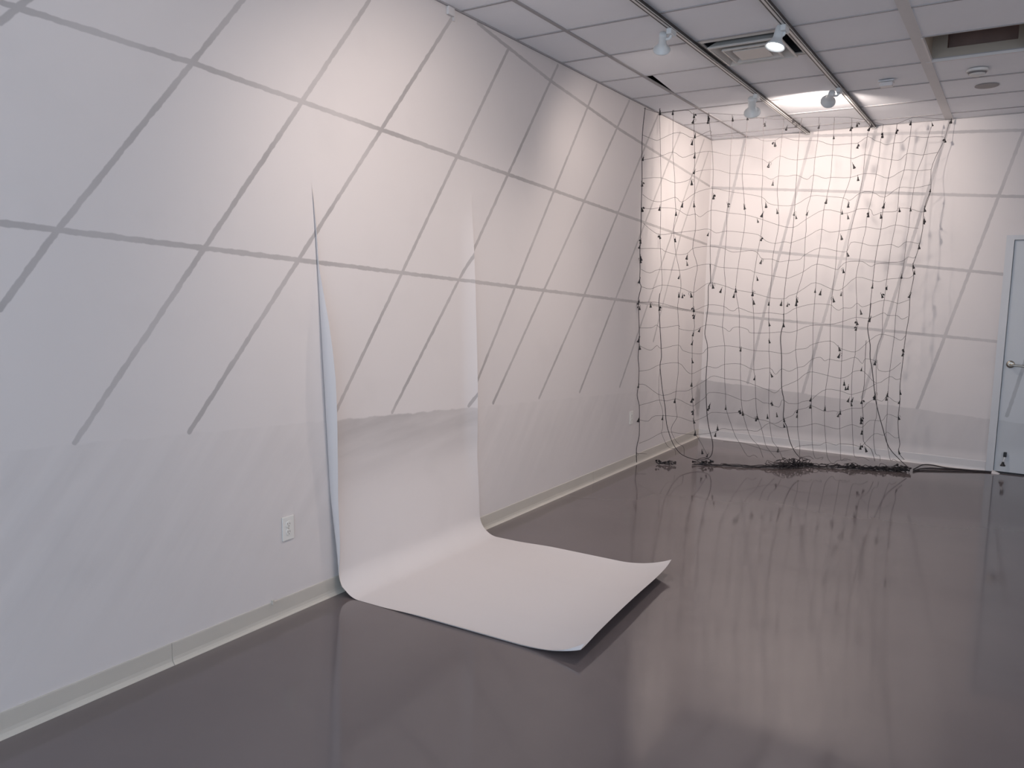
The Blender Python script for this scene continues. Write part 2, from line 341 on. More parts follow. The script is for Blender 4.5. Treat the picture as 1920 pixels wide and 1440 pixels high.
M_paper = graphite_mat('paper', 'Y', PAPER_LINES, WALL, .0115, (.35, .62),
                       band=dict(z0=.579, m=-.0633, lo=.42, hi=.92, s=(.20, .48), dir=(.98, .1), st=(1.4, 9.)), rough=.75, keep=-5.57)
M_white = mat('white_paint', (.66, .64, .64), .5, noise=.02)
M_frame = mat('door_frame_paint', (.60, .61, .63), .4, noise=.02)
M_base = mat('cream_vinyl', (.56, .53, .48), .4, noise=.05, nscale=5)
M_tile = mat('ceiling_tile', (.84, .855, .89), .9, spec=.1, noise=.03, nscale=3, bump=.05)
M_bar = mat('ceiling_bar', (.38, .37, .38), .6, spec=.2, noise=.03)  # darker than the tiles, painting in the shadow lines of the grid
M_barw = mat('ceiling_bar_wide', (.64, .63, .63), .6, spec=.2, noise=.03)
M_dark = mat('plenum_dark', (.012, .011, .012), .9, spec=0.)
M_tan = mat('unpainted_board', (.40, .36, .31), .8, spec=.1, noise=.08, nscale=6)
M_brown = mat('brown_cavity', (.30, .21, .185), .9, spec=.1, noise=.3, nscale=5)
M_track = mat('track_white', (.62, .61, .60), .4)
M_slot_shade = mat('track_slot_shade', (.03, .025, .022), .5)
M_head = mat('lamp_white', (.66, .69, .70), .35, noise=.02)
M_black = mat('black_rubber', (.012, .012, .014), .5, noise=.2)
M_cord = mat('cord_black', (.022, .017, .020), .5, noise=.2)
M_wire = mat('wire_dark_grey', (.055, .045, .048), .5, noise=.2)
M_sock = mat('socket_black', (.010, .008, .010), .45, noise=.2)
M_metal = mat('satin_nickel', (.46, .43, .38), .28, metal=1.)
M_plate = mat('outlet_white', (.74, .73, .70), .35, noise=.01)
M_hole = mat('outlet_slot', (.10, .09, .08), .6)
M_vent = mat('vent_paint', (.62, .60, .57), .5, noise=.03)
M_ventd = mat('vent_inside', (.03, .03, .035), .7, noise=.3, nscale=14)
M_disc = mat('grey_disc', (.28, .26, .26), .6, noise=.1)
M_smoke = mat('detector_plastic', (.66, .65, .63), .4)
M_smoked = mat('detector_slots', (.16, .15, .15), .6)

# polished grey concrete
M_floor = bpy.data.materials.new('polished_concrete'); M_floor.use_nodes = True
nt = M_floor.node_tree; b = nt.nodes['Principled BSDF']
g = nt.nodes.new('ShaderNodeNewGeometry')
n1 = nt.nodes.new('ShaderNodeTexNoise'); n1.inputs['Scale'].default_value = .9; n1.inputs['Detail'].default_value = 6
n2 = nt.nodes.new('ShaderNodeTexNoise'); n2.inputs['Scale'].default_value = 5.; n2.inputs['Detail'].default_value = 4
nt.links.new(g.outputs['Position'], n1.inputs['Vector']); nt.links.new(g.outputs['Position'], n2.inputs['Vector'])
cr = nt.nodes.new('ShaderNodeValToRGB')
cr.color_ramp.elements[0].position = .3; cr.color_ramp.elements[0].color = (*FLOOR_A, 1)
cr.color_ramp.elements[1].position = .7; cr.color_ramp.elements[1].color = (*FLOOR_B, 1)
nt.links.new(n1.outputs['Fac'], cr.inputs['Fac']); nt.links.new(cr.outputs['Color'], b.inputs['Base Color'])
mr = nt.nodes.new('ShaderNodeMapRange'); mr.inputs['From Min'].default_value = .3; mr.inputs['From Max'].default_value = .7
mr.inputs['To Min'].default_value = FLOOR_R[0]; mr.inputs['To Max'].default_value = FLOOR_R[1]
nt.links.new(n2.outputs['Fac'], mr.inputs['Value']); nt.links.new(mr.outputs['Result'], b.inputs['Roughness'])
b.inputs['Specular IOR Level'].default_value = FLOOR_SPEC
n3 = nt.nodes.new('ShaderNodeTexNoise'); n3.inputs['Scale'].default_value = 2.2; n3.inputs['Detail'].default_value = 2
nt.links.new(g.outputs['Position'], n3.inputs['Vector'])
bp = nt.nodes.new('ShaderNodeBump'); bp.inputs['Strength'].default_value = .015; bp.inputs['Distance'].default_value = .01
nt.links.new(n3.outputs['Fac'], bp.inputs['Height']); nt.links.new(bp.outputs['Normal'], b.inputs['Normal'])

# ---------------------------------------------------------------- the room
struct = lambda o, label, cat: tag(o, label, cat, kind='structure')
bm = B(); box(bm, -.2, ROOM_X + .2, FRONT_Y - .2, .2, -.1, 0)
struct(obj('floor', bm, M_floor), 'polished grey concrete floor with soft reflections of the net and walls', 'floor')
bm = B(); box(bm, -.15, 0, FRONT_Y - .2, .15, 0, H + .5)
struct(obj('wall_left', bm, M_left), 'long white wall on the left drawn with sloping grey pencil lines', 'wall')
# back wall with the door opening
DX0, DX1, DZ = 2.765, 3.80, 2.165
bm = B(); box(bm, 0, DX0, 0, .15, 0, H + .5); box(bm, DX0, DX1, 0, .15, DZ, H + .5); box(bm, DX1, ROOM_X, 0, .15, 0, H + .5)
struct(obj('wall_back', bm, M_back), 'white end wall behind the light net, pencil grid and grey rubbed band', 'wall')
bm = B(); box(bm, ROOM_X, ROOM_X + .15, FRONT_Y - .2, .15, 0, H + .5)
struct(obj('wall_right', bm, M_white), 'plain white wall out of view on the right', 'wall')
WX0, WX1, WZ0, WZ1 = .5, 6.5, .35, 2.85
bm = B()
box(bm, 0, WX0, FRONT_Y - .15, FRONT_Y, 0, H + .5); box(bm, WX1, ROOM_X, FRONT_Y - .15, FRONT_Y, 0, H + .5)
box(bm, WX0, WX1, FRONT_Y - .15, FRONT_Y, 0, WZ0); box(bm, WX0, WX1, FRONT_Y - .15, FRONT_Y, WZ1, H + .5)
struct(obj('wall_front', bm, M_white), 'white wall behind the viewer with the wide window', 'wall')
bm = B()
for i in range(4):
    x = WX0 + (WX1 - WX0) * i / 3
    x = min(max(x, WX0 + .03), WX1 - .03)
    box(bm, x - .03, x + .03, FRONT_Y - .1, FRONT_Y - .03, WZ0, WZ1)
for z in (WZ0, WZ1 - .06): box(bm, WX0, WX1, FRONT_Y - .1, FRONT_Y - .03, z, z + .06)
struct(obj('window_1', bm, M_frame), 'wide window frame behind the viewer letting daylight in', 'window')

# ceiling: tiles, bars, black sheets for the unlit void above; one tile is missing, one has slipped
GY = lambda k: -.8756 - .6096 * k
GX = [0, .379, .9886, 1.598, 2.232, 2.842, 3.452, 4.06, 4.67, 5.28, 5.89, 6.5, ROOM_X]
ZT = H + .005
bm = B()
ks = list(range(-2, 18))
for i in range(len(GX) - 1):
    for k in ks:
        y0, y1 = max(GY(k + 1), FRONT_Y), min(GY(k), 0)
        if y1 - y0 < .02: continue
        x0, x1 = GX[i], GX[i + 1]
        if i == 4 and k == 2: continue                       # the missing tile
        if i == 2 and k == 3: continue                       # the air diffuser sits here
        if i == 1 and k == 2:                                # slipped tile: wedge gap along the main bar
            quad(bm, [(x0 + .064, y0, ZT), (x1, y0, ZT), (x1, y1, ZT), (x0 + .013, y1, ZT)], 0)
            continue
        dz = rnd.uniform(0, .0012)
        quad(bm, [(x0, y0, ZT + dz), (x1, y0, ZT + dz), (x1, y1, ZT + dz), (x0, y1, ZT + dz)], 0)
for k in ks:                                                 # cross bars
    y = GY(k)
    if -11 < y < -.02:
        for x0, x1 in zip(GX, GX[1:]):
            box(bm, x0, x1, y - .0085, y + .0085, H, H + .02, 1)
for i, x in enumerate(GX[1:-1], 1):                          # main bars
    w = .012 if i != 4 else .033
    box(bm, x - w, x + w, FRONT_Y, 0, H - .0015, H + .007, 1 if i != 4 else 3)
box(bm, 0, .014, FRONT_Y, 0, H - .003, H + .02, 1); box(bm, 0, ROOM_X, -.012, 0, H - .002, H + .02, 1)   # wall angle, dark to paint in the shadow line
box(bm, -.1, ROOM_X + .1, FRONT_Y - .1, .1, H + .45, H + .5, 2)
quad(bm, [(.2, -2.75, H + .03), (.60, -2.75, H + .03), (.60, -2.1, H + .03), (.2, -2.1, H + .03)], 2)  # black sheet close above the wedge gap stands in for unlit depth
struct(obj('ceiling', bm, [M_tile, M_bar, M_dark, M_barw]), 'suspended ceiling of pale grey tiles in a metal grid', 'ceiling')

# opening where the tile is missing
r = empty('ceiling_recess', (2.537, -2.40, H), 'open ceiling bay with tan board sides and a dark brown hole', 'ceiling recess', kind='structure')
x0, x1, y0, y1, zt = 2.262, 2.833, -2.698, -2.102, H + .20
bm = B()
for a, c in (((x0, y0), (x1, y0)), ((x1, y0), (x1, y1)), ((x0, y1), (x0, y0))):
    quad(bm, [(*a, H + .004), (*c, H + .004), (*c, zt), (*a, zt)])
hx0, hx1, hz0 = 2.355, 2.765, H + .078
quad(bm, [(x0, y0, zt), (x1, y0, zt), (x1, y1, zt), (x0, y1, zt)])
for q in ((x0, hx0, H, zt), (hx1, x1, H, zt), (hx0, hx1, H, hz0)):      # far side board with its cut-out
    quad(bm, [(q[0], y1, q[2]), (q[1], y1, q[2]), (q[1], y1, q[3]), (q[0], y1, q[3])])
obj('board_lining', bm, M_tan, r)
bm = B()
C0 = [(hx0, hz0), (hx1, hz0), (hx1, zt), (hx0, zt)]
for (a, za), (c, zc) in zip(C0, C0[1:] + C0[:1]):
    quad(bm, [(a, y1, za), (c, y1, zc), (c, y1 + .10, zc), (a, y1 + .10, za)])
quad(bm, [(a, y1 + .10, z) for a, z in C0])
obj('cavity', bm, M_brown, r)
bm = B(); box(bm, x0 - .03, x1 + .008, y1 - .004, y1 + .014, H - .006, H + .012); box(bm, x0 - .006, x0 + .006, y0, y1, H - .006, H + .02)
obj('lip', bm, M_white, r)

# baseboards
def cove(bm, along, a0, a1, off):
    prof = [(.0045, .094), (.0055, .09), (.0055, .03), (.008, .016), (.013, .007), (.021, .002), (.022, 0), (0, 0), (0, .094)]
    P = lambda d, z, a: (d, a, z) if along == 'Y' else (a, -d, z)
    A = [bm.verts.new(P(d, z, a0)) for d, z in prof]; C = [bm.verts.new(P(d, z, a1)) for d, z in prof]
    n = len(prof)
    for i in range(n): bm.faces.new([A[i], A[(i + 1) % n], C[(i + 1) % n], C[i]])
    bm.faces.new(A[::-1]); bm.faces.new(C)
bm = B()
for a0, a1 in ((FRONT_Y, -9.0), (-8.998, -6.532), (-6.53, -2.6), (-2.598, -.012)): cove(bm, 'Y', a0, a1, 0)
box(bm, .003, .014, -6.0, -5.99, .084, .106)                 # small paint chip stuck on the top edge
struct(obj('baseboard_left', bm, M_base), 'cream vinyl cove base along the foot of the left wall', 'baseboard')
bm = B(); cove(bm, 'X', .024, DX0 - .002, 0)
struct(obj('baseboard_back', bm, M_white), 'white painted base along the foot of the end wall', 'baseboard')

# door in the end wall
bm = B()
box(bm, DX0, DX0 + .062, -.022, .12, 0, DZ); box(bm, DX1 - .062, DX1, -.022, .12, 0, DZ); box(bm, DX0 + .062, DX1 - .062, -.022, .12, DZ - .042, DZ)
box(bm, DX0 + .062, DX0 + .075, .045, .06, 0, DZ - .042)
struct(obj('trim_1', bm, M_frame), 'pale grey metal frame around the door in the end wall', 'door frame')
d = empty('door_1', (DX0 + .066, .0, 0), 'pale blue grey door cut by the right edge of the view', 'door', kind='structure')
bm = B(); box(bm, DX0 + .066, DX1 - .066, 0.0, .044, .014, DZ - .045, bevel=.002)
obj('leaf', bm, M_door, d)
hx, hz = 2.885, 1.008
hd = empty('handle', (0, 0, 0)); hd.parent = d; hd.location = (hx - (DX0 + .066), 0, hz); hd['label'] = 'satin nickel lever handle'
RY = Matrix.Rotation(math.pi / 2, 4, 'X')
bm = B(); lathe(bm, [(0, .0), (.034, .0), (.034, .004), (.030, .010), (.018, .014), (.0, .014)], Matrix.Translation((hx, 0, hz)) @ RY)
obj('rose', bm, M_metal, hd, smooth=True)
bm = B(); tube(bm, [(hx, -.012, hz), (hx, -.045, hz), (hx + .012, -.056, hz - .002), (hx + .05, -.058, hz - .006), (hx + .125, -.056, hz - .008)], .0095, 12, 4)
obj('lever', bm, M_metal, hd, smooth=True)
s = empty('door_stop', (0, 0, 0)); s.parent = d; s.location = (2.905 - (DX0 + .066), 0, .14); s['label'] = 'black kick-down door stop'
bm = B(); box(bm, 2.896, 2.922, -.03, -.002, .155, .200, bevel=.006)
obj('bracket', bm, M_black, s)
bm = B(); tube(bm, [(2.909, -.02, .165), (2.904, -.034, .135), (2.900, -.046, .108)], .0055, 8, 2)
obj('arm', bm, M_frame, s)
bm = B(); lathe(bm, [(0, .03), (.009, .03), (.012, .012), (.021, 0), (.021, -.008), (0, -.008)], Matrix.Translation((2.899, -.05, .084)), 16)
obj('rubber_foot', bm, M_black, s, smooth=False)
bm = B()
vs = [bm.verts.new(p) for p in ((2.815, -.075, 0.0), (2.875, -.09, 0.0), (2.885, -.03, 0.0), (2.82, -.024, 0.0), (2.82, -.066, .022), (2.866, -.078, .006), (2.876, -.036, .006), (2.823, -.03, .026))]
for f in ((3, 2, 1, 0), (4, 5, 6, 7), (0, 1, 5, 4), (1, 2, 6, 5), (2, 3, 7, 6), (3, 0, 4, 7)): bm.faces.new([vs[i] for i in f])
tag(obj('door_wedge', bm, M_white), 'small white wedge on the floor at the foot of the door frame', 'wedge')

# little white bracket where the wall angle breaks off
bm = B(); box(bm, .001, .02, -4.66, -4.60, H - .05, H - .004, bevel=.004); box(bm, .001, .012, -4.60, -4.585, H - .07, H - .02)
struct(obj('trim_2', bm, M_white), 'small white end piece of ceiling trim high on the left wall', 'trim')

# ---------------------------------------------------------------- air diffuser, detector, box, disc
DCX, DCY, DH = (.9886 + 1.598) / 2, (GY(4) + GY(3)) / 2, .305
d = empty('air_diffuser', (DCX, DCY, H), 'square white ceiling air diffuser of stepped frames between the two tracks', 'air vent')
def ring(bm, h0, z0, h1, z1, mi=0):
    c = [(-1, -1), (1, -1), (1, 1), (-1, 1)]
    A = [bm.verts.new((DCX + h0 * a, DCY + h0 * e, z0)) for a, e in c]; C = [bm.verts.new((DCX + h1 * a, DCY + h1 * e, z1)) for a, e in c]
    for i in range(4): bm.faces.new([A[i], A[(i + 1) % 4], C[(i + 1) % 4], C[i]]).material_index = mi
bm = B(); ring(bm, .297, H + .002, .262, H - .004); ring(bm, .297, H + .012, .297, H + .002); ring(bm, .262, H - .004, .262, H + .006)
obj('flange', bm, M_vent, d)
bm = B(); ring(bm, .262, H + .006, .25, H + .12); ring(bm, .25, H + .12, .001, H + .12)
obj('throat', bm, M_ventd, d)
for (a, za, c, zc) in ((.222, H - .030, .165, H + .03), (.150, H - .036, .095, H + .02)):
    bm = B(); ring(bm, a, za, c, zc); ring(bm, a + .012, za - .004, a, za - .006); ring(bm, a + .012, za - .004, a + .010, za + .006); ring(bm, a, za - .006, a, za); ring(bm, a + .010, za + .006, c + .008, zc)
    obj('louvre_frame', bm, M_vent, d)
bm = B(); box(bm, DCX - .105, DCX + .105, DCY - .105, DCY + .105, H - .040, H - .030, bevel=.003); box(bm, DCX - .03, DCX + .03, DCY - .03, DCY + .03, H - .03, H + .10)
obj('centre_plate', bm, M_vent, d)

d = empty('smoke_detector', (2.525, -1.735, H), 'round white smoke detector beyond the open ceiling bay', 'smoke detector')
bm = B(); lathe(bm, [(0, H - .018), (.068, H - .018), (.070, H - .008), (.070, H - .001), (0, H - .001)], Matrix.Translation((2.525, -1.735, 0)), 32)
obj('base_ring', bm, M_smoke, d, smooth=False)
bm = B(); lathe(bm, [(0, H - .046), (.030, H - .046), (.044, H - .040), (.054, H - .030), (.058, H - .018), (0, H - .018)], Matrix.Translation((2.525, -1.735, 0)), 32)
obj('cover', bm, M_smoke, d, smooth=False)
bm = B(); lathe(bm, [(.0545, H - .032), (.0595, H - .021), (.0555, H - .019)], Matrix.Translation((2.525, -1.735, 0)), 32)
obj('vent_slots', bm, M_smoked, d)
bm = B(); lathe(bm, [(0, H - .004), (.076, H - .004), (.082, H - .0015), (.082, H + .003), (0, H + .003)], Matrix.Translation((2.565, -1.19, 0)), 36)  # flat disc, darker than the tiles around it
tag(obj('ceiling_disc', bm, M_disc), 'flat dark grey round disc on the ceiling behind the smoke detector', 'ceiling plate')
d = empty('motion_sensor', (1.93, -1.70, H), 'small white rectangular box on the ceiling right of the tracks', 'sensor box')
bm = B(); box(bm, 1.875, 1.985, -1.755, -1.665, H - .012, H, bevel=.003); obj('mounting_plate', bm, M_frame, d)
bm = B(); box(bm, 1.885, 1.975, -1.745, -1.675, H - .045, H - .012, bevel=.008); obj('housing', bm, M_white, d)

# ---------------------------------------------------------------- lighting tracks and spotlights
def track(x, label):
    t = empty('lighting_track', (x, -5.5, H), label, 'lighting track', 'tracks across the ceiling')
    bm = B()
    z1, z0 = H - .002, H - .024
    box(bm, x - .018, x - .0162, FRONT_Y + .1, -.02, z0, z1); box(bm, x + .0162, x + .018, FRONT_Y + .1, -.02, z0, z1)
    box(bm, x - .018, x + .018, FRONT_Y + .1, -.02, z1 - .003, z1); box(bm, x - .0068, x + .0068, FRONT_Y + .1, -.02, z0, z1 - .003)
    obj('channel', bm, M_track, t)
    bm = B()
    for sx in (-1, 1): box(bm, x + sx * .0115 - .0045, x + sx * .0115 + .0045, FRONT_Y + .1, -.021, z0 + .0012, z1 - .004)
    for sx in (-1, 1): box(bm, x + sx * .0200 - .0020, x + sx * .0200 + .0020, FRONT_Y + .1, -.022, z0 + .006, z1 - .001)  # outer dark strips paint the shadow along both track sides
    obj('slot_and_side_shade', bm, M_slot_shade, t)
    bm = B(); box(bm, x - .022, x + .022, -.045, -.004, z0 - .004, z1, bevel=.003); obj('end_cap', bm, M_track, t)
    return t
TX = (.9886, 1.598)
track(TX[0], 'white ceiling lighting track nearer the left wall')
track(TX[1], 'white ceiling lighting track farther from the left wall, right of the diffuser')

M_lens = emis('lamp_lens', (1., .95, .88), 6.)
M_lensw = emis('lamp_lens_bright', (1., .97, .93), 14.)
def spot_head(tx, y, aim, label, offx, power, lens, size=115, blend=.6, drop=.055, s=.8, back=0):
    root = empty('track_spotlight', (tx, y, H - .024), label, 'spotlight', 'spotlights on the ceiling tracks')
    zb = H - .024
    bm = B(); box(bm, tx - .016, tx + .016, y - .045, y + .045, zb - .034, zb, bevel=.004); obj('adapter', bm, M_head, root)
    piv = Vector((tx + offx, y, zb - drop))                     # centre of the head's neck
    dirv = (Vector(aim) - piv).normalized()
    bm = B(); tube(bm, [(tx, y, zb - .03), (tx + offx * .25, y, zb - .05), (piv.x, piv.y, piv.z)], .010, 10, 4); obj('arm', bm, M_head, root, smooth=True)
    q = Vector((0, 0, -1)).rotation_difference(dirv)
    Mx = Matrix.Translation(piv) @ q.to_matrix().to_4x4() @ Matrix.Scale(s, 4)
    bm = B()
    lathe(bm, [(0, .048), (.022, .048), (.029, .041), (.031, .030), (.031, -.034), (.0325, -.046), (.039, -.060), (.051, -.076), (.064, -.090), (.0675, -.097), (.0675, -.103), (.063, -.103), (.050, -.084), (.040, -.066), (0, -.062)], Mx, 32)
    obj('shade', bm, M_head, root, smooth=True)
    bm = B(); lathe(bm, [(0, -.086), (.030, -.0865), (.0505, -.087), (.051, -.0855), (.03, -.070), (0, -.068)], Mx, 32)
    obj('lens', bm, lens, root, smooth=True)
    if power:
        ld = bpy.data.lights.new('spot_beam', 'SPOT'); ld.energy = power; ld.color = LAMP_COL
        ld.spot_size = math.radians(size); ld.spot_blend = blend; ld.shadow_soft_size = .05
        lo = bpy.data.objects.new('spot_beam', ld); COL.objects.link(lo)
        lo.location = piv + dirv * (.108 * s)
        lo.rotation_euler = dirv.to_track_quat('-Z', 'Y').to_euler()
    return root
spot_head(TX[0], -3.69, P_AIM1, 'pale spotlight on the track nearer the left wall, left of the air diffuser', -.055, POW[0], M_lens, 122, 1., drop=.042)
spot_head(TX[0], -1.84, P_AIM2, 'spotlight hanging near the end of the track nearer the left wall', -.035, POW[1], M_lens, 125, .9, s=1.)
spot_head(TX[1], -3.42, P_AIM3, 'spotlight with a glowing white lens in front of the air diffuser', -.032, POW[2], M_lensw, 125, .9, s=.9, drop=.032)
spot_head(TX[1], -1.73, P_AIM4, 'spotlight under the bright glow on the ceiling, near the net', -.06, POW[3], M_lens, 142, .5, s=.86, drop=.042)
for (tx, y, aim, pw, sz) in EXTRA:                              # unseen spots without fixtures: first lights the paper, others are added fill
    ld = bpy.data.lights.new('spot_beam', 'SPOT'); ld.energy = pw; ld.color = LAMP_COL
    ld.spot_size = math.radians(sz); ld.spot_blend = 1.; ld.shadow_soft_size = .04
    lo = bpy.data.objects.new('spot_beam', ld); COL.objects.link(lo)
    lo.location = (tx, y, H - .2)
    lo.rotation_euler = (Vector(aim) - Vector(lo.location)).to_track_quat('-Z', 'Y').to_euler()

# ---------------------------------------------------------------- outlets on the left wall
def outlet(y, z, label):
    o = empty('wall_outlet', (0, y, z), label, 'outlet', 'outlets on the left wall')
    bm = B(); box(bm, .0005, .007, y - .036, y + .036, z - .059, z + .059, bevel=.003); obj('cover_plate', bm, M_plate, o)
    for dz in (-.0195, .0195):
        bm = B(); lathe(bm, [(0, .0025), (.0165, .0025), (.0172, 0), (0, 0)], Matrix.Translation((.007, y, z + dz)) @ Matrix.Rotation(math.pi / 2, 4, 'Y'), 24)
        rc = obj('receptacle', bm, M_plate, o)
        bm = B()
        for dy in (-.006, .006): box(bm, .0085, .0098, y + dy - .0012, y + dy + .0012, z + dz - .001, z + dz + .008)
        lathe(bm, [(0, .0027), (.0025, .0027), (.0025, 0)], Matrix.Translation((.0072, y, z + dz - .008)) @ Matrix.Rotation(math.pi / 2, 4, 'Y'), 10)
        h = obj('slots', bm, M_hole, None); h.parent = rc; h.data.transform(Matrix.Translation((0, -y, -z)))
    bm = B(); lathe(bm, [(0, .0012), (.003, .0012), (.0034, 0)], Matrix.Translation((.007, y, z)) @ Matrix.Rotation(math.pi / 2, 4, 'Y'), 12); obj('screw', bm, M_metal, o)
outlet(-5.889, .435, 'white duplex wall outlet low on the wall left of the paper sheet')
outlet(-1.856, .457, 'white outlet on the left wall just in front of the light net')

# ---------------------------------------------------------------- the paper sheet
def interp(tab, x):
    for (a, fa), (c, fc) in zip(tab, tab[1:]):
        if (a - x) * (c - x) <= 0 and a != c:
            t = (x - a) / (c - a); return fa + (fc - fa) * t
    return tab[0][1] if abs(x - tab[0][0]) < abs(x - tab[-1][0]) else tab[-1][1]
NEAR = [(2.3, .0), (2.09, .0), (2.0, .006), (1.9, .010), (1.7, .012), (1.57, .028), (1.44, .050), (1.3, .067), (1.15, .077), (1.0, .075), (.89, .071), (.61, .056), (.32, .030), (.15, .011), (.05, 0.), (0., 0.)]
FAR = [(2.3, .0), (2.18, .0), (2.0, .012), (1.85, .022), (1.6, .032), (1.3, .040), (1.0, .045), (.7, .036), (.4, .016), (.2, .004), (0., 0.)]
ZTOP, R0 = 2.24, .135
sst = lambda t: (lambda q: q * q * (3 - 2 * q))(min(1, max(0, t)))
def sheet(s, t):
    """s across the sheet 0 (near edge) .. 1, t metres down from the top edge"""
    x_wall = lambda z: .00015 + .0018 * sst((2.05 - z) / .3) + .030 * sst((.62 - z) / .5)
    wall_len = ZTOP - R0
    arc = R0 * math.pi / 2
    w = 1.31
    if t <= wall_len:
        z = ZTOP - t; x = x_wall(z)
    elif t <= wall_len + arc:
        a = (t - wall_len) / R0
        x = x_wall(0) + R0 * (1 - math.cos(a)); z = .0012 + R0 - R0 * math.sin(a)
    else:
        x = x_wall(0) + R0 + (t - wall_len - arc); z = .0012
    # edges run a little skew to the room; the near edge strip stands up off the wall along a straight line
    f = min(1., t / (wall_len + arc))
    if t < wall_len + arc * .5:
        yc = -5.706 + .134 * f; yr = -4.392 + .098 * f
    else:
        g = min(1, (t - wall_len - arc * .5) / 1.4)
        yc = -5.572 + .050 * g; yr = -4.296 + .042 * g
    zz = max(z, 0); SW = .085
    d = interp(NEAR, zz) if t <= wall_len + arc else 0.
    if s < SW:
        u = 1 - s / SW
        y = yc - .16 * d * math.sin(math.pi * min(u, 1)) + .04 * d * u - .008 * u * max(0., 1 - d / .03)
        x += d * (u ** 1.15) + .004 * u * min(1, d / .02)
    else:
        y = yc + (yr - yc) * (s - SW) / (1 - SW)
    if t <= wall_len + arc:
        sf = (1 - s) * w
        k = 1 - sst((t - wall_len) / arc) * .9 if t > wall_len else 1
        df = interp(FAR, zz) * max(0, 1 - sf / .12) ** 1.7 * k
        x += df
        y -= df * .5
    # long edges of the floor part lift very slightly, the free end springs up
    L_end = 1.452 - .085 * s                                     # where the end edge lies, x
    if x > .3:
        lift = .010 * (max(0, 1 - s / .12) ** 2 + max(0, 1 - (1 - s) / .12) ** 2) * sst((x - .3) / .3)
        u = max(0., (x - (L_end - .34)) / .34)
        hh = .050 + .016 * math.sin(math.pi * min(1, s * 1.05)) + .022 * max(0, (s - .72) / .28) ** 2 - .010 * max(0, 1 - s / .2)
        lift += hh * u ** 1.9
        z += lift
        x -= .018 * u ** 3
        # near corner springs up in a round curl
        c = math.hypot(max(0, (x - (L_end - .19)) / .19), 0) * max(0, 1 - s / .15)
        z += .035 * c * c
        y += .045 * c ** 3
    return Vector((x, y, z))
tmax = lambda s: (ZTOP - R0) + R0 * math.pi / 2 + (1.452 - .085 * s) - (.0322 + R0)
NS, NT = 120, 210
bm = B()
top = []
grid = [[bm.verts.new(sheet(i / NS, tmax(i / NS) * j / NT)) for i in range(NS + 1)] for j in range(NT + 1)]
for j in range(NT):
    for i in range(NS): bm.faces.new([grid[j][i], grid[j][i + 1], grid[j + 1][i + 1], grid[j + 1][i]])
pp = obj('paper_sheet', bm, M_paper, smooth=True)
tag(pp, 'long white paper sheet hanging from the left wall and curling onto the floor', 'paper sheet')
md = pp.modifiers.new('thickness', 'SOLIDIFY'); md.thickness = .0002; md.offset = 0; md.use_rim = False

# ---------------------------------------------------------------- the light net
PN = [Vector(q) for q in ((.03, -1.93, 3.21), (2.25, -.06, 3.21), (.012, -1.70, 0), (2.12, -.555, 0))]
def net(st, off=0.):
    s, t = st[0] / 1000, st[1] / 1000
    p = (1 - t) * ((1 - s) * PN[0] + s * PN[1]) + t * ((1 - s) * PN[2] + s * PN[3])
    n = Vector((.58, -.81, 0))
    p = p + n * off
    p.x = max(p.x, .007); p.y = min(p.y, -.008); p.z = min(max(p.z, .006), 3.212)
    return p
net_root = empty('string_light_net', (1.1, -1.1, 0), 'tall black string light net without bulbs hanging across the room corner', 'light net')
for r_, pts in CORDS:
    if r_ < .0025 and pts[-1][1] > 860:                             # lower ends trail forward onto the floor
        e = pts[-1]; pts = pts + [(e[0] + rnd.randint(10, 35), (e[1] + 960) // 2), (e[0] + rnd.randint(20, 60), 970)]
    bm = B(); tube(bm, [net(q, rnd.uniform(-.008, .008)) for q in pts], r_, 6, 3)
    obj('lead_wire' if r_ >= .003 else 'vertical_wire', bm, M_cord if r_ >= .003 else M_wire, net_root, smooth=True)
for pts in ROWS:
    bm = B(); tube(bm, [net(q, rnd.uniform(-.008, .008)) for q in pts], .0015, 5, 3)
    obj('cross_wire', bm, M_wire, net_root, smooth=True)

def socket_bm(v):
    """a small lamp holder: short lead, waisted body, flared mouth"""
    bm = B()
    tw = (0.004, -.003, .006)[v]
    tube(bm, [(0, 0, .022), (tw, 0, .012), (0, 0, 0)], .0018, 6, 2)
    lathe(bm, [(0, .002), (.0045, .002), (.0055, -.010), (.0075, -.020), (.0125, -.034), (.0125, -.038), (.008, -.036), (0, -.026)], None, 10)
    if v == 1: tube(bm, [(.004, 0, .004), (.016, .002, .014), (.020, 0, -.004), (.014, 0, -.016)], .0014, 5, 3)
    if v == 2: lathe(bm, [(0, 0), (.005, 0), (.009, -.02), (0, -.022)], Matrix.Translation((-.012, .004, .004)) @ Matrix.Rotation(.5, 4, 'Y'), 8)
    return bm
sock_mesh = []
for v in range(3):
    o = obj('socket', socket_bm(v), M_sock, None, smooth=False)
    sock_mesh.append(o.data); bpy.data.objects.remove(o)
def place_socket(p, parent, rot, v, sc=1.):
    o = bpy.data.objects.new('socket', sock_mesh[v]); COL.objects.link(o)
    o.parent = parent; o.location = p - Vector(parent.location); o.rotation_euler = rot; o.scale = (sc,) * 3
    return o
spots = [net(q, .004) for q in SOCKETS]
order = list(range(len(spots))); rnd.shuffle(order)
order.sort(key=lambda i: spots[i].y)                              # nearest ones are parts, the rest one mass
rest = B()
